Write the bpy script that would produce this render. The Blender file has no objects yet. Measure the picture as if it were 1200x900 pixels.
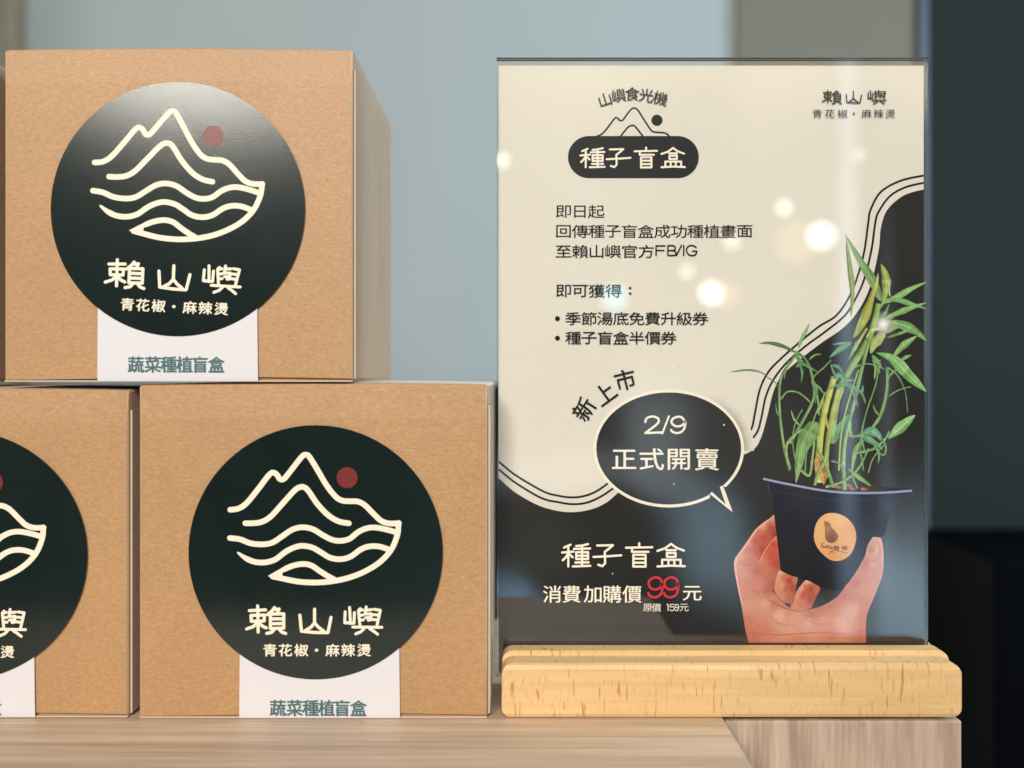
import bpy, math, random
from mathutils import Vector, Matrix
from mathutils.geometry import delaunay_2d_cdt
R = math.radians
scene = bpy.context.scene
C = scene.collection
random.seed(7)

# ------------------------------------------------------------------ camera
F = 1233.0                       # focal length in photo pixels (1200 wide)
D0 = 0.37                        # distance of the fronts of the boxes
VX, VY = 605.0, 438.0            # vanishing point of the depth lines
CZ = (842 - VY) * D0 / F         # camera height above the shelf
def PX(px, d): return (px - VX) * d / F
def PZ(py, d): return CZ - (py - VY) * d / F

cd = bpy.data.cameras.new('camera'); cam = bpy.data.objects.new('camera', cd); C.objects.link(cam)
cam.location = (0, 0, CZ); cam.rotation_euler = (R(90), 0, 0)
cd.sensor_width = 36; cd.lens = 36 * F / 1200
cd.shift_x = -(VX - 600) / 1200; cd.shift_y = -(450 - VY) / 1200
cd.clip_start = 0.01; cd.clip_end = 60
cd.dof.use_dof = True; cd.dof.focus_distance = 0.383; cd.dof.aperture_fstop = 37.0 / 6.0
scene.camera = cam

# ------------------------------------------------------------------ world, lights, exposure
scene.view_settings.view_transform = 'Standard'; scene.view_settings.look = 'None'
scene.view_settings.exposure = 0.0; scene.view_settings.gamma = 1
scene.cycles.use_denoising = True
scene.cycles.transparent_max_bounces = 24
scene.cycles.max_bounces = 8

W = bpy.data.worlds.new('World'); scene.world = W; W.use_nodes = True
nt = W.node_tree; bg = nt.nodes['Background']
# the dim room behind the camera: a soft base plus a few broad glows (windows, a lit ceiling, people)
def node(kind, **kw):
    x = nt.nodes.new('ShaderNode' + kind)
    for k, v in kw.items(): setattr(x, k, v)
    return x
def math_(op, a, b=None, c=None):
    x = node('Math', operation=op)
    for i, v in enumerate((a, b, c)):
        if v is None: continue
        if isinstance(v, (int, float)): x.inputs[i].default_value = v
        else: nt.links.new(v, x.inputs[i])
    return x.outputs[0]
tc = node('TexCoord'); sx = node('SeparateXYZ'); nt.links.new(tc.outputs['Generated'], sx.inputs[0])
ns = node('TexNoise'); ns.inputs['Scale'].default_value = 4.5; ns.inputs['Detail'].default_value = 2
nt.links.new(tc.outputs['Generated'], ns.inputs['Vector'])
yb = math_('MAXIMUM', math_('MULTIPLY', sx.outputs[1], -1), .05)
wob = math_('MULTIPLY', math_('SUBTRACT', ns.outputs['Fac'], .5), .16)
uu = math_('ADD', math_('DIVIDE', sx.outputs[0], yb), wob); ww = math_('ADD', math_('DIVIDE', sx.outputs[2], yb), wob)
rp = node('ValToRGB'); rp.color_ramp.elements[0].position = .44; rp.color_ramp.elements[0].color = (.075, .07, .066, 1)
rp.color_ramp.elements[1].position = .68; rp.color_ramp.elements[1].color = (.30, .285, .27, 1)
nt.links.new(ns.outputs['Fac'], rp.inputs['Fac'])
total = rp.outputs['Color']
GLOWS = [((.385, -.205), (.050, .080), (1.7, 2.6, 3.3)), ((.185, -.165), (.042, .070), (.9, 1.4, 1.8)), ((.285, -.24), (.055, .028), (.9, 1.0, 1.1)),
         ((.15, -.05), (.040, .055), (.9, 1.1, 1.2)), ((.05, -.085), (.085, .020), (.6, .68, .8)), ((-.005, -.23), (.022, .045), (1.0, 1.7, 2.4)),
         ((.315, .02), (.009, .30), (1.5, 2.0, 2.6)), ((.352, -.06), (.006, .20), (.5, .6, .7)), ((.20, .30), (.75, .052), (1.1, .85, .5))]
u_raw = math_('DIVIDE', sx.outputs[0], yb)
for (u0, w0), (su, sw), col in GLOWS:
    a = math_('POWER', math_('ABSOLUTE', math_('DIVIDE', math_('SUBTRACT', u_raw if su < .02 else uu, u0), su)), 3)
    b = math_('POWER', math_('ABSOLUTE', math_('DIVIDE', math_('SUBTRACT', ww, w0), sw)), 3)
    e = math_('EXPONENT', math_('MULTIPLY', math_('ADD', a, b), -1))
    mx = node('MixRGB', blend_type='ADD'); nt.links.new(e, mx.inputs[0]); nt.links.new(total, mx.inputs[1]); mx.inputs[2].default_value = (*col, 1)
    total = mx.outputs[0]
nt.links.new(total, bg.inputs['Color'])
bg.inputs['Strength'].default_value = 1.0

def area(name, loc, target, sx, sy, power, col):
    l = bpy.data.lights.new(name, 'AREA'); l.shape = 'RECTANGLE'; l.size = sx; l.size_y = sy
    l.energy = power; l.color = col
    o = bpy.data.objects.new(name, l); C.objects.link(o); o.location = loc
    o.rotation_euler = (Vector(target) - Vector(loc)).to_track_quat('-Z', 'Y').to_euler()
    return o
def globe(name, loc, r, power, col):
    l = bpy.data.lights.new(name, 'POINT'); l.shadow_soft_size = r; l.energy = power; l.color = col
    o = bpy.data.objects.new(name, l); C.objects.link(o); o.location = loc
    return o
TGT = (0.0, 0.40, 0.11)
area('ceiling_light', (-0.25, -1.30, 0.985), TGT, 1.2, 0.34, 36, (1.0, 0.965, 0.92))
area('spot_lamp', (-0.12 - 0.32 * 2.2, 0.37 - 2.2, 0.20 + 0.42 * 2.2), TGT, 0.16, 0.12, 5.5, (1.0, 0.93, 0.84))
# the lamp whose glare sits on the top of the upper sticker
area('strip_lamp', (PX(222, 2.6), 2 * D0 - 2.6, PZ(93, 2.6)), (-.1, .37, .19), 0.50, 0.11, 7.5, (1.0, 0.95, 0.84))
area('side_window', (1.0, 0.55, 0.42), (-0.1, 0.45, 0.12), 0.5, 0.7, 13, (0.60, 0.82, 1.0))
# round lamps of the room, seen as soft discs in the acrylic
DP = 0.390
def mirror_lamp(px, py, dist, rpx, L, col):
    # a lamp behind the camera whose mirror image in the panel is seen at this place
    mx, mz, my = PX(px, dist), PZ(py, dist), dist
    r = 1.02 * rpx * dist / F
    globe('globe_lamp', (mx, 2 * DP - my, mz), r, L * math.pi * 4 * math.pi * r * r, col)
WARM = (1.0, 0.93, 0.80)
for px, py, dist, rpx, L, col in [
        (963, 276, 3.4, 15, 9, (1, .98, .94)), (934, 284, 4.2, 24, 1.5, (1.0, .72, .36)),
        (919, 243, 4.6, 8, 8, WARM), (834, 343, 3.2, 13, 9, (1, .98, .94)),
        (851, 346, 4.0, 15, 1.7, (1.0, .68, .34)), (805, 318, 4.8, 6, 7, WARM), (858, 283, 4.8, 8, 6, WARM),
        (720, 349, 3.8, 15, 4.6, (.30, .80, 1.0)), (588, 188, 3.6, 7, 9, WARM), (1035, 380, 3.6, 8, 13, WARM),
        (1007, 181, 4.9, 5, 5, WARM)]:
    mirror_lamp(px, py, dist, rpx, L, col)

# ------------------------------------------------------------------ materials
def lin(r, g, b):
    f = lambda c: (c / 255 / 12.92) if c / 255 <= .04045 else ((c / 255 + .055) / 1.055) ** 2.4
    return (f(r), f(g), f(b), 1)
class M:
    def __init__(s, name, col=(.5, .5, .5, 1), rough=.6, spec=.5, metal=0.0):
        s.m = bpy.data.materials.new(name); s.m.use_nodes = True; s.t = s.m.node_tree
        s.b = s.t.nodes['Principled BSDF']
        s.b.inputs['Base Color'].default_value = col; s.b.inputs['Roughness'].default_value = rough
        s.b.inputs['Specular IOR Level'].default_value = spec; s.b.inputs['Metallic'].default_value = metal
    def n(s, kind, **kw):
        x = s.t.nodes.new('ShaderNode' + kind)
        for k, v in kw.items():
            if hasattr(x, k): setattr(x, k, v)
            else: x.inputs[k.replace('_', ' ')].default_value = v
        return x
    def l(s, a, b): s.t.links.new(a, b)
    def coords(s, scale, rot=(0, 0, 0), vary=True):
        t = s.n('TexCoord'); m = s.n('Mapping'); m.inputs['Scale'].default_value = scale; m.inputs['Rotation'].default_value = rot
        oi = s.n('ObjectInfo'); ml = s.n('Math', operation='MULTIPLY'); ml.inputs[1].default_value = 9.0 if vary else 0.0
        s.l(oi.outputs['Random'], ml.inputs[0]); ad = s.n('VectorMath', operation='ADD')
        s.l(t.outputs['Object'], ad.inputs[0]); s.l(ml.outputs[0], ad.inputs[1])
        s.l(ad.outputs[0], m.inputs['Vector']); return m.outputs[0]
    def noise(s, vec, scale, detail=3, rough=.55):
        x = s.n('TexNoise'); x.inputs['Scale'].default_value = scale; x.inputs['Detail'].default_value = detail
        x.inputs['Roughness'].default_value = rough; s.l(vec, x.inputs['Vector']); return x.outputs['Fac']
    def ramp(s, fac, stops):
        x = s.n('ValToRGB'); els = x.color_ramp.elements
        while len(els) < len(stops): els.new(.5)
        for e, (p, c) in zip(els, stops): e.position = p; e.color = c if len(c) == 4 else (*c, 1)
        s.l(fac, x.inputs['Fac']); return x.outputs['Color']
    def mix(s, fac, a, b, mode='MIX'):
        x = s.n('MixRGB', blend_type=mode)
        for i, v in ((0, fac), (1, a), (2, b)):
            if isinstance(v, (int, float)): x.inputs[i].default_value = v
            elif isinstance(v, tuple): x.inputs[i].default_value = v
            else: s.l(v, x.inputs[i])
        return x.outputs[0]
    def base(s, c): s.l(c, s.b.inputs['Base Color'])
    def bump(s, h, strength, dist):
        x = s.n('Bump'); x.inputs['Strength'].default_value = strength; x.inputs['Distance'].default_value = dist
        s.l(h, x.inputs['Height']); s.l(x.outputs[0], s.b.inputs['Normal'])
g = lambda v: (v, v, v, 1)

def kraft_mat():
    k = M('kraft_board', rough=.52, spec=.5)
    v = k.coords((1, 1, 1)); vf = k.coords((560, 560, 1350), (0, R(5), 0))
    n1 = k.noise(vf, 1.0, 4, .6); n2 = k.noise(v, 28, 3); n3 = k.noise(v, 1500, 2)
    c = k.ramp(n1, [(.25, (.375, .204, .084)), (.5, (.445, .252, .108)), (.75, (.525, .312, .145))])
    c = k.mix(.5, c, k.ramp(n2, [(.3, g(.88)), (.7, g(1.05))]), 'MULTIPLY')
    c = k.mix(.28, c, k.ramp(n3, [(.35, g(.88)), (.65, g(1.08))]), 'MULTIPLY')
    vo = k.n('TexVoronoi'); vo.inputs['Scale'].default_value = 260; k.l(v, vo.inputs['Vector'])
    sp_ = k.mix(1.0, k.ramp(vo.outputs['Distance'], [(.05, g(.8)), (.10, g(0))]), k.ramp(k.noise(v, 190, 0), [(.62, g(0)), (.68, g(1))]), 'MULTIPLY')
    c = k.mix(sp_, c, (.22, .11, .045, 1))
    k.base(c); k.bump(n1, .08, .0002)
    k.b.inputs['Sheen Weight'].default_value = .5; k.b.inputs['Sheen Roughness'].default_value = .45
    return k.m
KRAFT = kraft_mat()
EDGE = M('cut_board_edge', (.58, .46, .33, 1), .85, .2).m
def sticker_mat():
    k = M('dark_green_laminate', rough=.15, spec=.5)
    v = k.coords((1, 1, 1)); n = k.noise(v, 1500, 4, .65)
    k.base(k.ramp(k.noise(v, 60, 3), [(.3, (.0045, .0115, .0105)), (.7, (.0062, .0142, .0128))]))
    k.bump(n, .20, .00010); return k.m
GREEN = sticker_mat()
CREAM_INK = M('cream_ink', lin(232, 224, 202), .45, .3).m
RED_INK = M('dull_red_ink', (.17, .020, .018, 1), .35, .4).m
WHITE = M('white_paper', (.68, .665, .68, 1), .5, .35).m
SLATE_INK = M('slate_teal_ink', lin(70, 104, 106), .5, .3).m
def beech_mat():
    k = M('beech_wood', rough=.42, spec=.4)
    v = k.coords((1, 1, 1)); vl = k.coords((18, 300, 300)); vt = k.coords((820, 200, 95), (0, R(-19), 0))
    c = k.ramp(k.noise(vl, 1, 4), [(.3, (.66, .425, .185)), (.55, (.73, .49, .23)), (.75, (.78, .54, .275))])
    fl = k.ramp(k.noise(vt, 1.0, 1, .4), [(.615, g(0)), (.665, g(1))])
    mk = k.ramp(k.noise(v, 70, 1), [(.40, g(0)), (.60, g(1))])
    f = k.mix(1.0, fl, mk, 'MULTIPLY')
    f = k.mix(1.0, f, g(.72), 'MULTIPLY')
    c = k.mix(f, c, (.42, .175, .045, 1))
    fine = k.ramp(k.noise(k.coords((1600, 900, 420), (0, R(-12), 0)), 1, 1), [(.58, g(0)), (.72, g(.28))])
    c = k.mix(fine, c, (.50, .25, .07, 1))
    k.base(c); return k.m
BEECH = beech_mat()
def laminate(name, scale, stops, fine):
    k = M(name, rough=.5, spec=.35)
    n = k.noise(k.coords(scale), 1, 5, .6); n2 = k.noise(k.coords(fine), 1, 3, .6)
    c = k.ramp(n, stops)
    c = k.mix(.55, c, k.ramp(n2, [(.35, g(.70)), (.62, g(1.08))]), 'MULTIPLY')
    k.base(c); k.bump(n2, .12, .0003); return k.m
OAK = laminate('oak_laminate', (5, 150, 150), [(.28, (.41, .285, .185)), (.5, (.58, .42, .29)), (.72, (.72, .55, .40))], (20, 800, 800))
OAK_V = laminate('oak_laminate_upright', (130, 130, 13), [(.28, (.34, .24, .165)), (.5, (.49, .36, .265)), (.72, (.63, .485, .37))], (620, 620, 34))
OAK_G = laminate('grey_oak_laminate', (60, 60, 6), [(.25, (.31, .235, .155)), (.5, (.40, .31, .21)), (.75, (.49, .39, .27))], (300, 300, 20))
def paint(name, a, b, rough):
    k = M(name, rough=rough, spec=.3); k.base(k.ramp(k.noise(k.coords((1, 1, 1)), 4, 2), [(.3, a), (.7, b)])); return k.m
WALL = paint('blue_grey_paint', (.37, .425, .43), (.395, .45, .455), .7)
OLIVE = paint('olive_paint', (.165, .160, .125), (.18, .174, .136), .7)
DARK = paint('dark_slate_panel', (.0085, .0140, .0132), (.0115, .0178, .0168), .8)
BLACK = paint('black_panel', (.0010, .0014, .0028), (.0014, .0018, .0032), .8)
BLACK.node_tree.nodes['Principled BSDF'].inputs['Specular IOR Level'].default_value = .04
STEEL = paint('blue_grey_trim', (.075, .105, .13), (.09, .12, .15), .35)

def acrylic_mat():
    m = bpy.data.materials.new('clear_acrylic'); m.use_nodes = True; t = m.node_tree; t.nodes.clear()
    out = t.nodes.new('ShaderNodeOutputMaterial'); mx = t.nodes.new('ShaderNodeMixShader')
    tr = t.nodes.new('ShaderNodeBsdfTransparent'); tr.inputs[0].default_value = (.985, .99, .99, 1)
    gl = t.nodes.new('ShaderNodeBsdfGlossy'); gl.inputs['Roughness'].default_value = 0.0
    L = t.links.new; lw = t.nodes.new('ShaderNodeLayerWeight'); lw.inputs['Blend'].default_value = .5
    pw = t.nodes.new('ShaderNodeMath'); pw.operation = 'POWER'; pw.inputs[1].default_value = 5
    ma = t.nodes.new('ShaderNodeMath'); ma.operation = 'MULTIPLY_ADD'; ma.inputs[1].default_value = .93; ma.inputs[2].default_value = .05
    L = t.links.new
    tc_ = t.nodes.new('ShaderNodeTexCoord'); vo = t.nodes.new('ShaderNodeTexVoronoi'); vo.inputs['Scale'].default_value = 95
    no = t.nodes.new('ShaderNodeTexNoise'); no.inputs['Scale'].default_value = 140; no.inputs['Detail'].default_value = 0
    th = t.nodes.new('ShaderNodeMath'); th.operation = 'LESS_THAN'; th.inputs[1].default_value = .034
    t2 = t.nodes.new('ShaderNodeMath'); t2.operation = 'GREATER_THAN'; t2.inputs[1].default_value = .60
    t3 = t.nodes.new('ShaderNodeMath'); t3.operation = 'MULTIPLY'; t4 = t.nodes.new('ShaderNodeMath'); t4.operation = 'MULTIPLY'; t4.inputs[1].default_value = .7
    df = t.nodes.new('ShaderNodeBsdfDiffuse'); df.inputs[0].default_value = (.8, .8, .78, 1); mx2 = t.nodes.new('ShaderNodeMixShader')
    L(tc_.outputs['Object'], vo.inputs['Vector']); L(tc_.outputs['Object'], no.inputs['Vector'])
    L(vo.outputs['Distance'], th.inputs[0]); L(no.outputs['Fac'], t2.inputs[0]); L(th.outputs[0], t3.inputs[0]); L(t2.outputs[0], t3.inputs[1]); L(t3.outputs[0], t4.inputs[0])
    L(lw.outputs['Facing'], pw.inputs[0]); L(pw.outputs[0], ma.inputs[0]); L(ma.outputs[0], mx.inputs['Fac'])
    L(tr.outputs[0], mx.inputs[1]); L(gl.outputs[0], mx.inputs[2]); L(t4.outputs[0], mx2.inputs['Fac']); L(mx.outputs[0], mx2.inputs[1]); L(df.outputs[0], mx2.inputs[2]); L(mx2.outputs[0], out.inputs['Surface'])
    return m
ACRYLIC = acrylic_mat()
ACRYLIC_EDGE = M('acrylic_cut_edge', (.10, .145, .16, 1), .12, .6).m
def paper_mat():
    k = M('poster_paper', rough=.6, spec=.12)
    k.base(k.ramp(k.noise(k.coords((1, 1, 1)), 16, 3), [(.3, (.755, .705, .60)), (.7, (.785, .735, .63))])); return k.m
PAPER = paper_mat()
PRINT_BLACK = M('printed_black', (.0165, .0165, .0150, 1), .6, .15).m
INK = M('poster_black_ink', (.006, .0055, .005, 1), .6, .1).m
GREY_INK = M('poster_grey_ink', (.026, .028, .027, 1), .6, .1).m
PRINT_CREAM = M('printed_cream', lin(248, 238, 216), .5, .3).m
PRINT_RED = M('printed_red', (.60, .030, .045, 1), .5, .3).m
def print_mat():
    k = M('printed_picture', rough=.6, spec=.12)
    a = k.n('VertexColor', layer_name='ink')
    k.base(k.mix(1.0, a.outputs['Color'], k.ramp(k.noise(k.coords((1, 1, 1)), 1300, 3), [(.3, g(.90)), (.7, g(1.06))]), 'MULTIPLY')); return k.m
PICTURE = print_mat()

# ------------------------------------------------------------------ mesh helpers
def link(name, me, parent=None, loc=(0, 0, 0)):
    o = bpy.data.objects.new(name, me); C.objects.link(o); o.location = loc
    if parent: o.parent = parent
    return o
def mesh(name, vs, fs, mats, fm=None, smooth=False):
    me = bpy.data.meshes.new(name); me.from_pydata([tuple(v) for v in vs], [], fs)
    for m in (mats if isinstance(mats, list) else [mats]): me.materials.append(m)
    if fm:
        for p, i in zip(me.polygons, fm): p.material_index = i
    if smooth:
        for p in me.polygons: p.use_smooth = True
    me.update(); return me
def empty(name, loc, rz=0):
    o = bpy.data.objects.new(name, None); C.objects.link(o); o.location = loc; o.rotation_euler = (0, 0, rz)
    o.empty_display_size = .02; return o
def tag(o, label, cat, group=None, kind=None):
    if label: o['label'] = label
    if cat: o['category'] = cat
    if group: o['group'] = group
    if kind: o['kind'] = kind
    return o
def rbox(x0, x1, y0, y1, z0, z1, r, nx=8, ny=8, nz=8, k=3, fn=None):
    """box with rounded edges on a grid; fn(v, u) bends the vertices"""
    def axis(a, b, n):
        c = [a + r * i / k for i in range(k)] + [a + r + (b - a - 2 * r) * i / n for i in range(n + 1)] + [b - r + r * (i + 1) / k for i in range(k)]
        return c
    ax = [axis(x0, x1, nx), axis(y0, y1, ny), axis(z0, z1, nz)]
    idx = {}; vs = []; fs = []
    lo = Vector((x0 + r, y0 + r, z0 + r)); hi = Vector((x1 - r, y1 - r, z1 - r))
    def vid(i, j, q):
        key = (i, j, q)
        if key not in idx:
            p = Vector((ax[0][i], ax[1][j], ax[2][q]))
            cl = Vector([min(max(p[a], lo[a]), hi[a]) for a in range(3)])
            d = p - cl
            if d.length > 1e-9: p = cl + d.normalized() * r * min(1, max(abs(d.x), abs(d.y), abs(d.z)) / r)
            idx[key] = len(vs); vs.append(fn(p) if fn else p)
        return idx[key]
    n = [len(a) - 1 for a in ax]
    for a in range(3):
        b, c = (a + 1) % 3, (a + 2) % 3
        for s in (0, n[a]):
            for i in range(n[b]):
                for j in range(n[c]):
                    q = []
                    for (u, w) in ((i, j), (i + 1, j), (i + 1, j + 1), (i, j + 1)):
                        t = [0, 0, 0]; t[a] = s; t[b] = u; t[c] = w; q.append(vid(*t))
                    fs.append(q if s else q[::-1])
    return vs, fs
def box(x0, x1, y0, y1, z0, z1):
    vs = [(x, y, z) for x in (x0, x1) for y in (y0, y1) for z in (z0, z1)]
    return vs, [(0, 1, 3, 2), (4, 6, 7, 5), (0, 4, 5, 1), (2, 3, 7, 6), (0, 2, 6, 4), (1, 5, 7, 3)]

class Flat:
    """flat printed shapes in a plane facing -Y; 2-D points are metres (x right, z up).
    every piece is laid a hair in front of the one before it"""
    def __init__(s, y0=0.0, step=2.5e-6): s.v = []; s.f = []; s.y = y0; s.step = step; s.c = []; s.has_c = False; s.fm = []; s.mi = 0
    def add(s, pts, faces, cols=None):
        o = len(s.v); s.y -= s.step
        s.v += [(p[0], s.y, p[1]) for p in pts]
        for f in faces:
            a = 0
            for i in range(len(f)):
                p, q = pts[f[i]], pts[f[(i + 1) % len(f)]]; a += p[0] * q[1] - q[0] * p[1]
            s.f.append([i + o for i in (f if a > 0 else f[::-1])]); s.fm.append(s.mi)
        s.c += cols if cols else [(1, 1, 1, 1)] * len(pts)
        if cols: s.has_c = True
    def poly(s, pts, fn=None, grid=None):
        P = [Vector(p) for p in pts]; n = len(P); ext = []
        if grid:
            xs = [p.x for p in P]; zs = [p.y for p in P]
            x = min(xs) + grid * .5
            while x < max(xs):
                z = min(zs) + grid * .5
                while z < max(zs):
                    q = Vector((x, z))
                    if inside(q, P) and min((q - a).length for a in P) > grid * .45: ext.append(q)
                    z += grid
                x += grid
        v, e, f, *_ = delaunay_2d_cdt(P + ext, [(i, (i + 1) % n) for i in range(n)], [], 0, 1e-9)
        f = [t for t in f if inside(sum((v[i] for i in t), Vector((0, 0))) / len(t), P)]
        s.add([(p.x, p.y) for p in v], [list(t) for t in f], [fn(p) for p in v] if fn else None)
    def disc(s, c, r, n=72, rz=None):
        rz = rz or r
        s.add([(c[0] + r * math.cos(2 * math.pi * i / n), c[1] + rz * math.sin(2 * math.pi * i / n)) for i in range(n)], [list(range(n))])
    def ribbon(s, pts, w, smooth=True, caps=True, prof=None, fn=None, sub=6):
        P = [Vector(p) for p in pts]
        if smooth and len(P) > 2: P = catmull(P, sub)
        n = len(P); L = []; Rr = []; W = []
        for i, p in enumerate(P):
            t = (P[min(i + 1, n - 1)] - P[max(i - 1, 0)]); t = t.normalized() if t.length > 1e-12 else Vector((1, 0))
            nn = Vector((-t.y, t.x)); ww = w * (prof(i / (n - 1)) if prof else 1) / 2
            L.append(p + nn * ww); Rr.append(p - nn * ww); W.append(ww)
        pts2 = L + P + Rr
        fs = []
        for i in range(n - 1):
            fs.append([i, i + 1, n + i + 1, n + i]); fs.append([n + i, n + i + 1, 2 * n + i + 1, 2 * n + i])
        cols = None
        if fn: cols = [fn(i / (n - 1), -1) for i in range(n)] + [fn(i / (n - 1), 0) for i in range(n)] + [fn(i / (n - 1), 1) for i in range(n)]
        if caps:
            for end in (0, n - 1):
                c = P[end]; a = P[1] - P[0] if end == 0 else P[-2] - P[-1]
                if a.length < 1e-12 or W[end] < 1e-7: continue
                ang = math.atan2(-a.y, -a.x); o = len(pts2)
                arc = [c + Vector((math.cos(ang + (k / 8 - .5) * math.pi), math.sin(ang + (k / 8 - .5) * math.pi))) * W[end] for k in range(9)]
                pts2 = pts2 + arc; fs.append(list(range(o, o + 9)))
                if cols: cols += [fn(0 if end == 0 else 1, 0)] * 9
        s.add([(p.x, p.y) for p in pts2], fs, cols)
    def strokes(s, lines, w, tf):
        for ln in lines:
            q = [tf(p) for p in ln]
            for a, b in zip(q, q[1:]): s.ribbon([a, b], w, smooth=False)
    def glyph(s, ch, c, sx, sz, rot=0, bold=0.0):
        v, f = glyph_mesh(ch, 0); ca, sa = math.cos(rot), math.sin(rot)
        for dx, dz in ([(0, 0)] if bold <= .001 else [(-1, 0), (1, 0), (0, -.8), (0, .8)]):
            dx *= bold; dz *= bold
            s.add([(c[0] + ((x + dx) * sx * ca - (z + dz) * sz * sa), c[1] + ((x + dx) * sx * sa + (z + dz) * sz * ca)) for x, z in v], f)
    def build(s, name, mats, parent, loc=(0, 0, 0)):
        me = mesh(name, s.v, s.f, mats, s.fm)
        if s.has_c:
            at = me.color_attributes.new('ink', 'FLOAT_COLOR', 'POINT')
            for i, c in enumerate(s.c): at.data[i].color = c
        return link(name, me, parent, loc)
def inside(q, P):
    r = False; j = len(P) - 1
    for i in range(len(P)):
        if (P[i].y > q.y) != (P[j].y > q.y) and q.x < (P[j].x - P[i].x) * (q.y - P[i].y) / (P[j].y - P[i].y) + P[i].x: r = not r
        j = i
    return r
def catmull(P, sub=6, closed=False):
    out = []; n = len(P); m = n if closed else n - 1
    for i in range(m):
        if closed: a, b, c, d = P[(i - 1) % n], P[i], P[(i + 1) % n], P[(i + 2) % n]
        else: a, b, c, d = P[max(i - 1, 0)], P[i], P[i + 1], P[min(i + 2, n - 1)]
        for k in range(sub):
            t = k / sub
            out.append(.5 * ((2 * b) + (c - a) * t + (2 * a - 5 * b + 4 * c - d) * t * t + (3 * b - a - 3 * c + d) * t ** 3))
    if not closed: out.append(P[-1])
    return out
_gl = {}
def glyph_mesh(ch, bold):
    """outline of one character from Blender's own built-in font, centred, one em high"""
    key = (ch, bold)
    if key not in _gl:
        cu = bpy.data.curves.new('lettering', 'FONT'); cu.body = ch; cu.dimensions = '2D'; cu.fill_mode = 'BOTH'
        cu.resolution_u = 3; cu.offset = bold
        o = bpy.data.objects.new('lettering', cu); C.objects.link(o)
        dg = bpy.context.evaluated_depsgraph_get(); dg.update()
        me = bpy.data.meshes.new_from_object(o.evaluated_get(dg))
        xs = [v.co.x for v in me.vertices]; ys = [v.co.y for v in me.vertices]
        cx, cy = (min(xs) + max(xs)) / 2, (min(ys) + max(ys)) / 2
        _gl[key] = ([((v.co.x - cx) / .92, (v.co.y - cy) / .92) for v in me.vertices], [list(p.vertices) for p in me.polygons])
        bpy.data.objects.remove(o); bpy.data.curves.remove(cu); bpy.data.meshes.remove(me)
    return _gl[key]

# brush lettering written stroke by stroke (x right, y down, drawn in the units of each sample)
LAI = [[(150, 97), (258, 92)], [(205, 66), (208, 240)], [(160, 130), (163, 168)], [(160, 129), (250, 126), (248, 166)], [(163, 168), (248, 166)],
       [(202, 178), (176, 203), (132, 219)], [(214, 178), (236, 200), (262, 212)],
       [(318, 76), (300, 100), (270, 124)], [(312, 90), (348, 86), (336, 112)], [(290, 122), (290, 216)], [(290, 120), (379, 118), (379, 214)],
       [(290, 152), (378, 151)], [(290, 184), (378, 183)], [(290, 216), (378, 214)], [(315, 224), (298, 242), (266, 249)], [(350, 222), (366, 240), (392, 249)]]
SHAN = [[(474, 142), (484, 246)], [(484, 248), (570, 257), (660, 258)], [(572, 102), (572, 192)], [(572, 192), (548, 222), (512, 243)],
        [(572, 192), (598, 222), (632, 247)], [(682, 156), (662, 256)]]
YU = [[(771, 137), (768, 206), (800, 212)], [(801, 108), (806, 214)], [(833, 142), (830, 212), (768, 210)],
      [(872, 116), (860, 128), (870, 228)], [(862, 130), (888, 124)], [(866, 160), (890, 158)], [(868, 192), (892, 190)],
      [(912, 104), (904, 152)], [(908, 126), (948, 122)], [(904, 152), (946, 150), (942, 190), (926, 192)], [(908, 176), (940, 174)],
      [(966, 120), (1006, 126), (984, 226)], [(962, 156), (996, 158)], [(958, 188), (988, 190)],
      [(822, 238), (1016, 240)], [(896, 250), (876, 270), (842, 284)], [(936, 250), (960, 264), (988, 286)]]
ZHONG = [[(225, 88), (190, 103)], [(180, 130), (241, 125)], [(213, 98), (213, 205)], [(210, 138), (200, 156), (183, 172)], [(218, 138), (237, 156)],
         [(320, 84), (288, 92), (256, 95)], [(244, 110), (331, 108)], [(256, 128), (320, 128), (320, 165), (256, 165), (256, 128)], [(256, 147), (320, 147)],
         [(288, 92), (288, 202)], [(252, 184), (323, 183)], [(238, 205), (332, 202)]]
ZI = [[(370, 92), (455, 90), (430, 112), (411, 126)], [(411, 126), (413, 188), (398, 204), (376, 196)], [(350, 154), (430, 150), (500, 145)]]
MANG = [[(598, 80), (598, 100)], [(526, 104), (668, 101)], [(560, 104), (558, 126), (648, 126)], [(566, 142), (632, 142), (632, 206), (566, 206), (566, 142)],
        [(566, 163), (632, 163)], [(566, 185), (632, 185)]]
HE = [[(770, 83), (740, 106), (697, 121)], [(770, 83), (800, 104), (840, 119)], [(745, 117), (796, 117)], [(748, 132), (795, 132), (795, 153), (748, 153), (748, 132)],
      [(722, 169), (822, 169)], [(722, 169), (722, 200)], [(756, 169), (756, 200)], [(788, 169), (788, 200)], [(822, 169), (822, 200)], [(697, 205), (770, 201), (845, 204)]]

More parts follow.
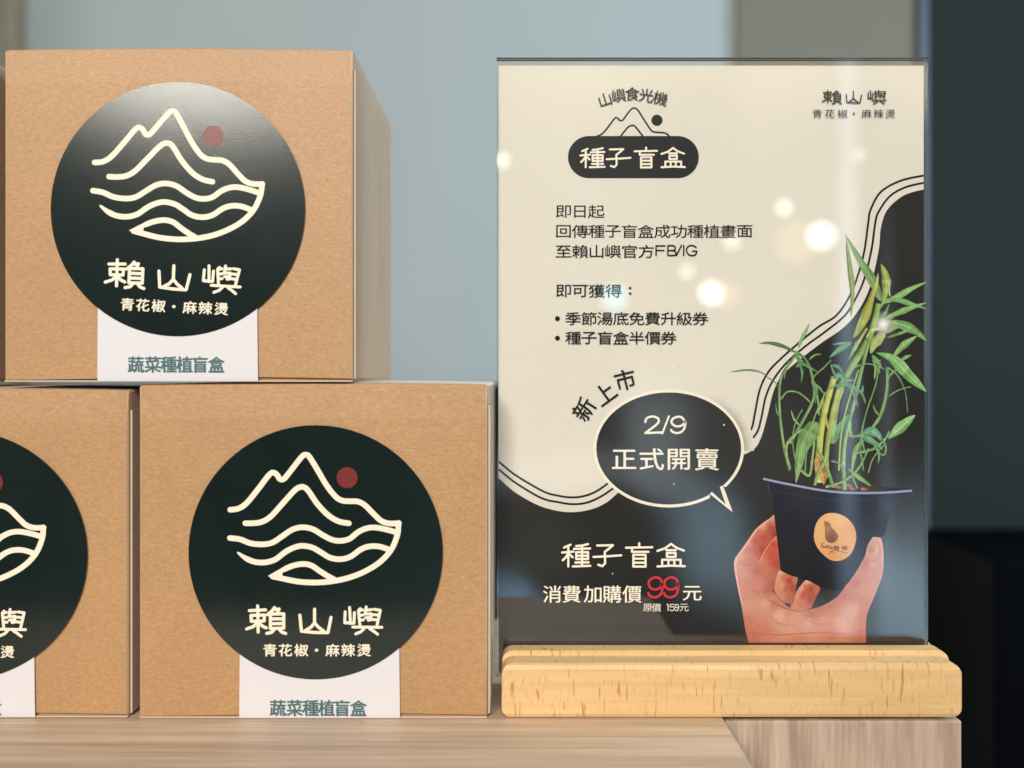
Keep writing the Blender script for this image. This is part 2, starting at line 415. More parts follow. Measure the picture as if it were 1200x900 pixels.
# ------------------------------------------------------------------ the setting
DW = 1.25
wall = link('wall', mesh('wall', *box(PX(-260, DW), PX(862, DW), DW, DW + .05, -1.2, 1.9), WALL))
tag(wall, None, None, kind='structure')
side = link('wall', mesh('wall', *box(PX(862, DW) + .0005, PX(1068, DW), DW - .012, DW + .05, -1.2, 1.9), OLIVE)); tag(side, None, None, kind='structure')
tr = link('wall_trim', mesh('wall_trim', *rbox(PX(1068, DW) + .001, PX(1082, DW), DW - .02, DW + .04, -1.2, 1.9, .003, 2, 2, 2), STEEL)); tag(tr, None, None, kind='structure')
dk = link('dark_backdrop', mesh('dark_backdrop', *box(PX(1082, DW) + .001, 1.2, DW - .008, DW + .05, -1.2, 1.9), DARK)); tag(dk, None, None, kind='structure')
lo = link('dark_backdrop', mesh('dark_backdrop', *box(PX(-260, DW), PX(1068, DW), DW - .03, DW - .0125, -1.2, PZ(450, DW)), BLACK)); tag(lo, None, None, kind='structure')  # black slab added to stand in for the dark void behind the shelf
cab = link('black_cabinet', mesh('black_cabinet', *rbox(PX(1166, 1.0), PX(1166, 1.0) + .35, 1.0, 1.2, -.9, PZ(655, 1.0), .004, 2, 2, 2), BLACK))
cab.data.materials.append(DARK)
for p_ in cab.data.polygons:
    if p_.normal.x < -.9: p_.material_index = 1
tag(cab, 'black cabinet standing in the dark at the lower right behind the poster stand', 'cabinet')

SX = PX(848, D0)
vs, fs = rbox(-.66, SX, .21, .52, -.022, 0, .0007, 2, 2, 2, 2)
shelf = link('shelf_board', mesh('shelf_board', vs, fs, OAK))
tag(shelf, 'light oak shelf board with lengthwise grain under the boxes', 'shelf')
vs, fs = rbox(SX + .0006, PX(1128, D0), D0 + .0005, .52, -.5, -.0010, .0008, 2, 2, 2, 2)
unit = link('oak_cabinet', mesh('oak_cabinet', vs, fs, OAK_V))
tag(unit, 'oak cabinet with upright grain under the right half of the poster stand', 'cabinet')
xl = PX(32, DW)
vs, fs = rbox(xl - .02, xl, .60, DW - .002, -.3, .95, .0008, 2, 2, 2, 2)
sp = link('side_board', mesh('side_board', vs, fs, OAK_G))
tag(sp, 'grey oak upright board at the top left corner behind the boxes', 'board')

# ------------------------------------------------------------------ the boxes
MM = D0 / F                                   # metres per photo pixel on the box fronts
BW, BD, BH = 410 * MM, 0.111, 391 * MM
TOPB = 0.0012                                  # how far the lid bulges
def bend(p):
    u = p.x / (BW / 2); v = (p.y - BD / 2) / (BD / 2); t = p.z / BH
    q = Vector(p)
    if t > .97: q.z += TOPB * (1 - u * u) * max(0, 1 - .5 * v * v)
    q.x += .0004 * (1 if p.x > 0 else -1) * min(1, abs(u)) ** 6 * max(0, 1 - (2 * t - 1) ** 2) * max(0, (1 - v * v))
    # the soft crease where a side flap is tucked in
    if u > .97:
        d = (v - (.10 + .38 * (1 - t))) * 5
        q.x -= .0011 * math.exp(-d * d) * max(0, math.sin(math.pi * min(1, max(0, t))))
    return q
def make_box(label):
    root = empty('gift_box', (0, 0, 0))
    tag(root, label, 'box', 'kraft boxes with round dark stickers')
    vs, fs = rbox(-BW / 2, BW / 2, .0012, BD, 0, BH, .0011, 14, 26, 20, 3, bend)
    link('box_body', mesh('box_body', vs, fs, KRAFT, smooth=True), root)
    # front flap: a sheet of board folded over the lid edge and ending just above the base
    n = 16; vs = []; fs = []; fm = []
    def lip(u): return .0013 + .0005 * math.sin(u * 2.4 + .9)
    rows = [0, .1, .5, .9, 1]
    for side_y in (0.0, .0009):
        for r_ in rows:
            for i in range(n + 1):
                u = -1 + 2 * i / n; x = u * (BW / 2 - .0004); w_ = BW / 2 - (.0008 if side_y == 0 else .0003); x = u * w_; z0 = lip(u); z1 = BH - .0008 + TOPB * .55 * (1 - u * u)
                yb = -.0005 * (1 - u * u) * math.sin(math.pi * r_)
                vs.append((x, side_y + yb + (.0005 if r_ == 1 and side_y == 0 else 0), z0 + (z1 - z0) * r_))
    K = (n + 1) * len(rows)
    for b in (0, 1):
        for j in range(len(rows) - 1):
            for i in range(n):
                a = b * K + j * (n + 1) + i; q = [a, a + 1, a + n + 2, a + n + 1]
                fs.append(q if b == 0 else q[::-1]); fm.append(0)
    for j in range(len(rows) - 1):
        for i, fl in ((0, 1), (n, 0)):
            a = j * (n + 1) + i; q = [a, a + n + 1, K + a + n + 1, K + a]; fs.append(q if not fl else q[::-1]); fm.append(1)
    for j, fl in ((0, 0), (len(rows) - 1, 1)):
        for i in range(n):
            a = j * (n + 1) + i; q = [a, K + a, K + a + 1, a + 1]; fs.append(q if not fl else q[::-1]); fm.append(1 if j == 0 else 0)
    link('front_flap', mesh('front_flap', vs, fs, [KRAFT, EDGE], fm), root)
    vs, fs = rbox(-BW / 2 + .0004, BW / 2 - .0004, -.00015, .02, .00002, .0006, .0002, 2, 2, 1, 2)
    link('base_flap', mesh('base_flap', vs, fs, EDGE), root)
    # tucked flap on the right side, its rear edge cut on a slant
    n2 = 10; vs = []; fs = []; fm = []
    def rear(t): return BD * (.46 + .20 * t + .03 * math.sin(t * 3))
    for xo in (0.0, .0006):
        for i in range(n2 + 1):
            t = i / n2; z = .0012 + (BH - .0085) * t
            for yy in (.0016, .5 * rear(t), rear(t)):
                q = bend(Vector((BW / 2, yy, z))); vs.append((q.x + xo, q.y, q.z))
    K = 3 * (n2 + 1)
    for i in range(n2):
        for j in range(2):
            a = K + i * 3 + j; fs.append([a, a + 1, a + 4, a + 3]); fm.append(0)
        a = i * 3 + 2; fs.append([a, a + 3, K + a + 3, K + a]); fm.append(1)
        a = i * 3; fs.append([a, K + a, K + a + 3, a + 3]); fm.append(1)
    for j in range(2):
        a = j; fs.append([a, a + 1, K + a + 1, K + a]); fm.append(1)
        a = n2 * 3 + j; fs.append([a, K + a, K + a + 1, a + 1]); fm.append(1)
    link('side_flap', mesh('side_flap', vs, fs, [KRAFT, EDGE], fm), root)
    # white paper seal running down under the base
    sw = 186 * MM; top = .036
    prof = [(-.00075, top), (-.00080, .02), (-.00075, .006), (-.00066, .0016), (-.00055, .0004), (-.0003, .00016)]
    m = 10; vs = []; fs = []
    for y, z in prof:
        for i in range(m + 1):
            u = i / m - .5
            vs.append((u * sw + (.0006 * (.03 - z) / .03 * u if z < .03 else 0), y, z))
    for j in range(len(prof) - 1):
        for i in range(m):
            a = j * (m + 1) + i; fs.append([a, a + m + 1, a + m + 2, a + 1])
    me = mesh('seal_strip', vs, fs, WHITE)
    strip = link('seal_strip', me, root)
    mod = strip.modifiers.new('paper', 'SOLIDIFY'); mod.thickness = .00010; mod.offset = 1
    ft = Flat(-.00098)
    for ch, cx in zip('蔬菜種植盲盒', (-48.5, -29, -10.5, 8.2, 26.3, 45.5)):
        ft.glyph(ch, (cx * MM, 13 * MM), 18.2 * MM, 18.4 * MM, 0, .026)
    ft.build('seal_lettering', SLATE_INK, strip)
    # round sticker
    R0 = 148.5 * MM; n = 160; vs = []; fs = []; t0, t1 = -.00086, -.00108
    for y in (t0, t1):
        for i in range(n):
            a = 2 * math.pi * i / n; vs.append((R0 * math.cos(a), y, R0 * math.sin(a)))
    fs.append([n + i for i in range(n)])
    for i in range(n): j = (i + 1) % n; fs.append([i, j, n + j, n + i])
    st = link('round_sticker', mesh('round_sticker', vs, fs, GREEN), root)
    Y = t1 - .00003
    ca, sa = math.cos(R(-2.8)), math.sin(R(-2.8))
    def lp(p):                       # traced from the turned sticker: turn it back upright
        x, y = p[0] / 5 + 100 - 209.5, p[1] / 5 + 110 - 244
        return ((x * ca - y * sa) * MM, -(x * sa + y * ca) * MM)
    lg = Flat(Y); w = 6.5 * MM
    lg.ribbon([lp(p) for p in [(62, 397), (110, 392), (160, 362), (230, 285), (297, 206), (325, 193), (345, 207), (360, 232), (382, 233), (410, 205), (470, 135), (502, 102), (520, 98), (538, 110),
                               (580, 185), (630, 280), (680, 350), (720, 376), (770, 382), (810, 386), (850, 410), (900, 465), (940, 505), (985, 522), (1042, 524)]], w, sub=8)
    lg.ribbon([lp(p) for p in [(1040, 522), (1030, 590), (990, 675), (920, 745), (830, 795), (740, 826), (640, 843), (540, 846), (440, 836), (350, 814), (290, 798)]], w, sub=8)
    lg.ribbon([lp(p) for p in [(146, 480), (200, 482), (250, 474), (300, 445), (370, 375), (440, 305), (472, 286), (500, 287), (525, 312), (570, 385), (630, 455), (690, 495), (750, 510)]], w, sub=8)
    lg.ribbon([lp(p) for p in [(52, 562), (110, 572), (170, 598), (240, 608), (300, 600), (360, 565), (420, 530), (480, 520), (540, 535), (600, 575), (650, 602), (700, 610), (750, 600), (800, 565), (850, 545), (900, 542), (960, 555), (1028, 577)]], w, sub=8)
    lg.ribbon([lp(p) for p in [(95, 650), (140, 685), (190, 708), (250, 714), (310, 700), (370, 660), (420, 637), (470, 628), (530, 641), (580, 672), (630, 705), (690, 717), (750, 705), (810, 667), (860, 651), (920, 654), (985, 678)]], w,
              prof=lambda t: min(1, .35 + t * 9), sub=8)
    lg.ribbon([lp(p) for p in [(270, 795), (350, 764), (410, 742), (470, 734), (520, 746), (570, 783), (612, 812), (648, 833)]], w, prof=lambda t: min(1, .25 + t * 4), sub=8)
    lg.poly([lp(p) for p in [(262, 793), (350, 775), (345, 800), (440, 822), (440, 852), (340, 828)]])
    lg.mi = 1; c = lp((753, 243)); lg.disc(c, 12.3 * MM)
    lg.build('mountain_logo', [CREAM_INK, RED_INK], st)
    tx = Flat(Y - .00012)
    def small(x0, y0, sx, sy, cx, cy):
        return lambda p: ((cx + (p[0] - x0) * sx) * MM, -(cy + (p[1] - y0) * sy) * MM)
    k = 1 / 5.72
    tx.strokes(LAI, 3.7 * MM, small(265, 160, k, k, -57, 79.0))
    tx.strokes(SHAN, 3.7 * MM, small(578, 180, k, k, 0, 80))
    tx.strokes(YU, 3.4 * MM, small(893, 195, k, k, 56, 79.5))
    for ch, cx in zip('青花椒・麻辣燙', (-53, -35, -16.5, 1.3, 20, 38.3, 56.8)):
        tx.glyph(ch, (cx * MM, -114 * MM), 15.5 * MM, 14.2 * MM, 0, .024)
    tx.build('sticker_lettering', CREAM_INK, st)
    return root
def copy_tree(o, parent=None):
    c = o.copy(); C.objects.link(c)
    if parent: c.parent = parent
    for ch in [x for x in bpy.data.objects if x.parent == o]: copy_tree(ch, c)
    return c
def child(o, name): return [c for c in o.children if c.name.split('.')[0] == name][0]

b1 = make_box('kraft cardboard box on the shelf between the cropped box and the poster stand')
UPZ = BH + TOPB - .0002
def setup(o, px_left, z, dpx, dpy, rot, strip, rz=0, dy=0):
    o.location = (PX(px_left + 205, D0), D0 + dy, z); o.rotation_euler = (0, 0, rz)
    s = child(o, 'round_sticker'); s.location = ((dpx - px_left - 205) * MM, 0, dpy * MM); s.rotation_euler = (0, rot, 0)
    st = child(o, 'seal_strip'); st.location = ((strip - px_left - 205) * MM, 0, 0)
b2 = copy_tree(b1); b3 = copy_tree(b1); b4 = copy_tree(b1)
setup(b1, 162, 0.0001, 370.5, 195, 0, 375)
setup(b2, -260, 0.0001, -46, 194, R(0.5), -53, dy=.0008)
setup(b3, 4, UPZ, 209.5, 202, R(2.8), 209, rz=0)
child(child(b3, 'seal_strip'), 'seal_lettering').location = (0, 0, 7.5 * MM)
setup(b4, -442, UPZ, -215, 200, R(1), -210, dy=.012)
b2.scale = (1, 1, .984)
b2['label'] = 'kraft cardboard box on the shelf cut off by the left edge of the photo'
b3['label'] = 'kraft cardboard box stacked on top with light glinting on its tilted sticker'
b4['label'] = 'kraft cardboard box at upper far left showing only a dark sliver of its side'

# ------------------------------------------------------------------ the poster stand
PXS = DP / F
ox, oy = PX(857.5, D0), D0
stand = empty('poster_stand', (ox, oy, 0))
tag(stand, 'clear acrylic poster holder in a pale beech base advertising a potted plant', 'poster stand')
# base: grooved beech bar, profile in depth, rounded ends
H2 = .0209
prof = [(.0016, 0), (.0005, .0004), (0, .0016), (0, .0172), (.0004, .0186), (.0016, .0192), (.0108, .0192), (.0110, .0194), (.0111, .0204),
        (.0116, .0209), (.0180, .0209), (.0192, .0209), (.0194, .0206), (.0196, .0200), (.0197, .0080), (.0253, .0080), (.0254, .0200), (.0258, .0209),
        (.0400, .0209), (.0415, .0203), (.0420, .0190), (.0420, .0016), (.0415, .0004), (.0404, 0)]
xe = PX(1127, D0) - ox; rc = .0037; vs = []; fs = []
cols = []
for sgn in (-1, 1):
    arc = [(xe - rc + rc * math.sin(R(90) * k / 5), rc * (1 - math.cos(R(90) * k / 5))) for k in range(6)]
    cols += [(-x, c) for x, c in arc[::-1]] if sgn < 0 else [(x, c) for x, c in arc]
mid = [(-xe + rc + (2 * xe - 2 * rc) * i / 12, 0) for i in range(1, 12)]
cols = cols[:6] + mid + cols[6:]
H = .0192
for x, c in cols:
    for y, z in prof:
        zz = max(min(z, (H2 if z > .0193 else H) - c), c) if c > 0 else z
        vs.append((x, y, zz))
K = len(prof)
for i in range(len(cols) - 1):
    for j in range(K):
        a, b = i * K + j, i * K + (j + 1) % K; fs.append([a, a + K, b + K, b])
cap = lambda o: [[o + j for j in range(0, 14)] + [o + j for j in range(16, K)], ]
for o, fl in ((0, 1), ((len(cols) - 1) * K, 0)):
    lower = [o + j for j in [0, 1, 2, 3, 4, 5, 6, 7, 8, 9, 10, 11, 12, 13, 14, 15, 16, 17, 18, 19, 20, 21, 22, 23]]
    fs.append(lower[::-1] if not fl else lower)
base = link('wooden_base', mesh('wooden_base', vs, fs, BEECH), stand)
bm_fix = __import__('bmesh'); bmm = bm_fix.new(); bmm.from_mesh(base.data); bm_fix.ops.recalc_face_normals(bmm, faces=bmm.faces); bmm.to_mesh(base.data); bmm.free()

def LX(px): return PX(px, DP) - ox
def LZ(py): return PZ(py, DP)
# two clear sheets with the poster between them; front face at DP
x0, x1 = LX(582), LX(1087.5); zt = LZ(67.5)
ya = DP - oy
vs = []; fs = []; fm = []
for (a, b) in ((ya, ya + .0019), (ya + .0024, ya + .0044)):
    v, f = box(x0, x1, a, b, .0090, zt)
    fs += [[i + len(vs) for i in q] for q in f]; vs += v; fm += [1, 1, 0, 0, 1, 1]
panel = link('acrylic_panel', mesh('acrylic_panel', vs, fs, [ACRYLIC, ACRYLIC_EDGE], fm), stand)
yp = ya + .0021
pl, pr, pt = LX(584), LX(1085), LZ(75)
v, f = box(pl, pr, yp, yp + .00015, .0095, pt)
sheet = link('poster_sheet', mesh('poster_sheet', v, f, PAPER), stand)
P = lambda p: Vector((LX(p[0]), LZ(p[1])))
PP = lambda pts: [P(p) for p in pts]
U = PXS
def crop(x0, y0, k): return lambda pts: [(x0 + x / k, y0 + y / k) for x, y in pts]
c620 = crop(620, 620, 4.615); c640 = crop(640, 420, 4.615); c840 = crop(840, 260, 3.4615); c845 = crop(840, 500, 3.4615); c90 = crop(640, 90, 4.615)

# dark lower field of the print, its border lines
bd = Flat(yp - .00002)
right = [(1034.6, 265.7), (1032, 292), (1022, 335), (1007.6, 364), (990, 384), (964, 402), (938, 422), (918, 440), (908, 459), (900.7, 488), (893.5, 513), (886, 526), (874, 533)]
topr = [(1085, 221), (1072, 224), (1058, 230), (1042, 245)]
left = [(584, 560.5), (602, 576.5), (628.7, 592), (651, 599), (672.5, 601), (694, 597.5), (711.5, 589.5), (726, 577)]
edge = catmull([Vector(p) for p in left], 5) + [Vector((780, 560))] + catmull([Vector(p) for p in (topr + right)][::-1], 5)
zb = .0097
bd.poly([P(p) for p in edge] + [Vector((pr - 1e-6, zb)), Vector((pl + 1e-6, zb))])
bd.mi = 1
for ln in ([(1085, 204.5), (1058, 210.6), (1034.6, 223.7), (1022.5, 244.7), (1019.7, 260), (1014.8, 294.7), (1006, 326.5), (996, 349.6), (981.6, 369.8), (961, 382.8), (938, 401.6), (916.6, 420.4), (902, 436), (892, 456.5), (886, 485.4), (882, 502.7), (870, 518)],
           [(1085, 213), (1063, 218.5), (1045, 229), (1032, 247), (1028, 260), (1023.5, 291.8), (1014.9, 326.5), (1004.7, 349.6), (991.7, 369.8), (967, 390), (947, 404.5), (923.8, 424.7), (908, 445), (899, 465), (893.5, 491), (887.7, 508.6), (872, 525)],
           [(584.5, 541.6), (602, 556), (623, 569), (640, 578), (653, 581.4), (668, 583.6), (683, 582.5), (698.5, 577), (716, 565)],
           [(584.5, 550.7), (602, 565), (626, 580), (640, 586.4), (653, 589), (670, 591.6), (687.7, 590), (705, 582.5), (722, 571)]):
    bd.ribbon(PP(ln), 2.5 * U, caps=False, sub=6)
bd.build('dark_border_print', [PRINT_BLACK, INK], sheet)

# speech bubble
sb = Flat(yp - .00008)
def ell(cx, cy, rx, rz, a0, a1, n=90): return [(cx + rx * math.cos(R(a0 + (a1 - a0) * i / n)), cy + rz * math.sin(R(a0 + (a1 - a0) * i / n))) for i in range(n + 1)]
tail = c640([(890, 735), (1015, 836), (962, 690)])
out = ell(784.6, 526, 88.5, 69.2, 44, 412 - 0, 100)
# outline runs clockwise on screen from the right root of the tail round to its left root
def bubble(d):
    e = ell(784.6, 526, 88.8 - d, 69.5 - d, 57, 57 + 344, 110)
    t = [(848.6 - 1.1 * d, 569.8 + .4 * d), (860 - 2.4 * d, 601.2 - 2.7 * d), (833 + .7 * d, 579.6 - .7 * d)]
    return [P(p) for p in [t[2]] + e + [t[0], t[1]]]
def halo():
    ts = []; n = 36
    for i in range(n + 1):
        a = R(-62 + 64 * i / n); ts.append(a)
    o = len(sb.v); pts = []; cols = []
    for k_ in range(4):
        d = (0, 4, 8, 12)[k_]; f = (1, .55, .2, 0)[k_]
        for i, a in enumerate(ts):
            pts.append(tuple(P((784.6 + 1.5 + (87 + d) * math.cos(a), 526 + (68 + d) * math.sin(a)))))
            g_ = f * math.sin(math.pi * min(1, i / n * 1.6) / 2) * .62
            cols.append((.79 * (1 - g_) + .22 * g_, .74 * (1 - g_) + .16 * g_, .635 * (1 - g_) + .11 * g_, 1))
    fs = [[k_ * (n + 1) + i, k_ * (n + 1) + i + 1, (k_ + 1) * (n + 1) + i + 1, (k_ + 1) * (n + 1) + i] for k_ in range(3) for i in range(n)]
    sb.add(pts, fs, cols)
sb.mi = 2; halo(); sb.mi = 0
sb.poly(bubble(0)); sb.mi = 1; sb.poly(bubble(3.5))
sb.mi = 0
# 2/9
two = [(540, 345), (548, 325), (578, 315), (608, 325), (612, 345), (590, 368), (540, 405)]
sb.ribbon(PP(c640(two)), 12 / 4.615 * U); sb.ribbon(PP(c640([(540, 405), (630, 402)])), 12 / 4.615 * U)
sb.ribbon(PP(c640([(632, 408), (668, 314)])), 10 / 4.615 * U)
sb.ribbon(PP(c640([(756, 345), (740, 322), (718, 317), (692, 326), (682, 345), (696, 364), (720, 369), (744, 360), (757, 340), (756, 365), (744, 392), (718, 405), (690, 400), (680, 388)])), 12 / 4.615 * U)
for ch, cx in zip('正式開賣', (732, 764.6, 796.5, 829.6)): sb.glyph(ch, P((cx, 538.8)), 28.5 * U, 25.5 * U, 0, .012)
sb.build('speech_bubble', [PRINT_CREAM, PRINT_BLACK, PICTURE], sheet)

# lozenge badge with its little mountain
bg_ = Flat(yp - .00004)
lz = ell(795.2, 182.8, 24.9, 24.9, -90, 90, 30) + ell(690.8, 182.8, 24.9, 24.9, 90, 270, 30)
bg_.poly(PP(lz))
for ln in ([(262, 320), (300, 305), (330, 275), (370, 222), (385, 214), (399, 226), (411, 230), (425, 218), (455, 177), (478, 161), (500, 174), (530, 220), (570, 280), (590, 292), (630, 295), (655, 301), (676, 320)],
           [(402, 320), (440, 272), (460, 258), (480, 258), (500, 280), (531, 320)]):
    bg_.ribbon(PP(c90(ln)), 9.5 / 4.615 * U)
bg_.disc(P((770.7, 139.4)), 6.6 * U)
bg_.mi = 1
for G, cx in ((ZHONG, 255), (ZI, 397), (MANG, 543), (HE, 690)):
    c0 = {id(ZHONG): 258, id(ZI): 428, id(MANG): 597, id(HE): 770}[id(G)]
    bg_.strokes(G, 10.5 / 4.615 * U, lambda p: P((640 + (cx + (p[0] - c0) * .86) / 4.615, 90 + (432 + (p[1] - 145) * .86) / 4.615)))
bg_.build('badge', [GREY_INK, PRINT_CREAM], sheet)

# lettering
tx = Flat(yp - .00016)
def row(text, x, y, pitch, sx, sz, bold=.004):
    for i, ch in enumerate(text): tx.glyph(ch, P((x + i * pitch, y)), sx * U, sz * U, 0, bold)
row('即日起', 660.6, 247, 19.3, 18.8, 15.4)
row('回傳種子盲盒成功種植畫面', 660.6, 270.3, 19.4, 18.8, 15.4)
row('至賴山嶼官方', 660.6, 294, 19.45, 18.8, 15.4)
cf = crop(640, 230, 4.615); lw_ = 7.5 / 4.615 * U
for ln in ([(598, 264), (598, 317)], [(598, 265), (646, 265)], [(598, 290), (640, 290)], [(708, 318), (736, 262)], [(748, 263), (748, 317)]): tx.ribbon(PP(cf(ln)), lw_, smooth=False)
for ln in ([(662, 264), (690, 264), (701, 271), (700, 284), (688, 290), (662, 290)], [(688, 290), (703, 295), (706, 306), (698, 316), (662, 317)], [(662, 264), (662, 317)],
           [(816, 274), (800, 264), (780, 264), (766, 276), (764, 294), (774, 311), (794, 318), (812, 312), (818, 300), (818, 294), (796, 294)]): tx.ribbon(PP(cf(ln)), lw_, sub=4)
row('即可獲得', 660.6, 340.5, 19.6, 18.8, 15.4)
tx.disc(P((739, 337)), 1.5 * U, 16); tx.disc(P((739, 343.5)), 1.5 * U, 16)
tx.disc(P((653.4, 373)), 2.8 * U, 24); tx.disc(P((653.4, 396)), 2.8 * U, 24)
row('季節湯底免費升級券', 671.9, 373, 18.7, 18.2, 15.2)
row('種子盲盒半價券', 671.9, 395.8, 18.7, 18.2, 15.2)
for ch, x, y, r_ in (('新', 684.6, 479.5, 58), ('上', 709, 461, 36), ('市', 733, 445, 14)): tx.glyph(ch, P((x, y)), 24.5 * U, 24 * U, R(r_), .010)
tx.mi = 1
for ch, x, y, r_ in (('山', 709.3, 115.5, 17), ('嶼', 725.6, 110.6, 8), ('食', 741.4, 108.6, 0), ('光', 758, 110.4, -8), ('機', 774.6, 114, -14)): tx.glyph(ch, P((x, y)), 16.5 * U, 15.6 * U, R(r_), .004)
k = 1 / 11.6
for G, x0_, y0_, cx in ((LAI, 265, 160, 976.5), (SHAN, 578, 180, 1002), (YU, 893, 195, 1029.5)):
    tx.strokes(G, 1.35 * U, lambda p: P((cx + (p[0] - x0_) * k, 112.5 + (p[1] - y0_) * k)))
for ch, x in zip('青花椒・麻辣燙', (959, 973.6, 988.7, 1002, 1017, 1031, 1044.7)): tx.glyph(ch, P((x, 132)), 11.3 * U, 9.8 * U, 0, 0)
tx.mi = 2
for G in (ZHONG, ZI, MANG, HE): tx.strokes(G, 12 / 4.615 * U, lambda p: P((620 + p[0] / 4.615, 620 + p[1] / 4.615)))
for ch, x in zip('消費加購價', (647, 670, 694.8, 717.5, 741)): tx.glyph(ch, P((x, 697)), 21.5 * U, 20 * U, 0, .010)
tx.glyph('元', P((811.8, 696)), 22 * U, 18.5 * U, 0, .010)
for ch, x in (('原', 759.3), ('價', 769.6), ('元', 802.2)): tx.glyph(ch, P((x, 712.8)), 10.6 * U, 9.6 * U, 0, 0)
for ln in ([(748, 414), (754, 411), (754, 444)], [(788, 411), (768, 411), (766, 425), (778, 423), (788, 430), (786, 440), (776, 445), (764, 440)],
           [(812, 421), (806, 412), (798, 412), (792, 420), (798, 428), (808, 428), (812, 420), (810, 436), (802, 445), (793, 441)]): tx.ribbon(PP(c620(ln)), 4.6 / 4.615 * U, sub=4)
tx.mi = 3
for dx in (0, 85):
    tx.ribbon(PP(c620([(722 + dx, 300), (714 + dx, 275), (686 + dx, 264), (658 + dx, 276), (649 + dx, 298), (660 + dx, 322), (686 + dx, 330), (712 + dx, 320), (723 + dx, 298), (722 + dx, 335), (708 + dx, 362), (680 + dx, 373), (656 + dx, 364), (647 + dx, 350)])), 13 / 4.615 * U)
tx.build('poster_lettering', [INK, GREY_INK, PRINT_CREAM, PRINT_RED], sheet)

# the printed picture: a hand holding a potted plant
def idw(ctrl, pw=2.4):
    pts = [(P(p), lin(*c)) for p, c in ctrl]
    def fn(q):
        a = [0, 0, 0]; t = 0
        for p, c in pts:
            w = 1 / ((q - p).length_squared + 1e-7) ** (pw / 2); t += w
            for i in range(3): a[i] += w * c[i]
        return (a[0] / t, a[1] / t, a[2] / t, 1)
    return fn
def smooth_poly(pts, n=5): return catmull([Vector(p) for p in pts], n, True)
hd = Flat(yp - .00010)
def shape(F_, pts, ctrl, cr, grid=1.6, sm=5, pw=2.4):
    tint = (.985, .93) if F_ is hd else (1, 1)
    q = cr(pts); q = smooth_poly(q, sm) if sm else [Vector(p) for p in q]
    F_.poly([P(p) for p in q], idw([(cr([c[0]])[0], (c[1][0] * (.93 if F_ is hd else 1), c[1][1] * tint[0], c[1][2] * tint[1])) for c in ctrl], pw), grid * U)
# far fingers, behind the pot
shape(hd, [(262, 440), (238, 452), (205, 490), (185, 528), (173, 556), (182, 600), (215, 650), (262, 660)],
      [((240, 455), (214, 90, 70)), ((205, 500), (222, 92, 72)), ((225, 520), (196, 62, 48)), ((178, 555), (226, 130, 108)), ((200, 610), (206, 110, 90)), ((250, 600), (178, 78, 62)), ((255, 500), (168, 58, 44))], c845)
# palm, index finger, thumb
hand = [(240, 362), (222, 374), (190, 395), (160, 424), (132, 462), (105, 502), (80, 535), (74, 560), (78, 600), (88, 645), (98, 690), (108, 750), (116, 800), (121, 830), (128, 858), (134, 880), (136, 882), (200, 882), (400, 882), (560, 882), (610, 882), (612, 880), (612, 860), (612, 830), (613, 790), (622, 750), (640, 710), (662, 655), (680, 605), (684, 560), (683, 500), (676, 462), (664, 448), (650, 446), (630, 456), (618, 482), (606, 530), (575, 585), (540, 635), (505, 684), (470, 712), (425, 735),
        (380, 746), (335, 744), (295, 735), (268, 712), (240, 682), (215, 640), (190, 596), (174, 560), (184, 526), (206, 490), (240, 452), (250, 420)]
shape(hd, hand, [((236, 368), (232, 150, 132)), ((225, 415), (200, 74, 60)), ((242, 440), (170, 58, 46)), ((195, 455), (206, 84, 66)), ((165, 470), (206, 92, 72)), ((186, 500), (180, 72, 56)), ((165, 424), (226, 122, 100)), ((188, 400), (246, 176, 154)), ((130, 475), (238, 160, 140)), ((165, 500), (218, 108, 88)), ((95, 530), (240, 170, 150)), ((150, 550), (224, 130, 108)), ((80, 570), (234, 158, 138)),
                 ((120, 600), (232, 146, 124)), ((165, 590), (208, 106, 86)), ((100, 660), (226, 140, 118)), ((170, 650), (222, 132, 110)), ((215, 665), (196, 96, 78)), ((130, 730), (228, 150, 128)), ((125, 800), (214, 122, 100)), ((200, 720), (230, 158, 136)), ((240, 730), (206, 118, 98)),
                 ((260, 770), (234, 170, 146)), ((300, 760), (216, 134, 112)), ((330, 775), (224, 150, 126)), ((390, 765), (196, 112, 90)), ((420, 750), (206, 120, 98)), ((440, 790), (224, 148, 124)), ((380, 800), (228, 158, 134)), ((300, 830), (222, 150, 126)), ((200, 840), (212, 120, 98)), ((160, 870), (204, 104, 84)),
                 ((330, 868), (214, 128, 104)), ((470, 860), (212, 122, 98)), ((480, 740), (214, 130, 108)), ((530, 690), (206, 108, 88)), ((560, 750), (230, 158, 136)), ((510, 800), (232, 164, 140)), ((590, 860), (204, 104, 84)), ((600, 780), (212, 124, 102)), ((600, 660), (228, 150, 128)), ((570, 640), (206, 106, 86)), ((640, 680), (222, 142, 120)),
                 ((640, 560), (230, 150, 128)), ((610, 560), (208, 108, 88)), ((670, 580), (216, 134, 114)), ((655, 500), (240, 176, 156)), ((630, 480), (222, 140, 120)), ((676, 500), (212, 128, 110)), ((655, 455), (236, 170, 152))], c845, 1.5)
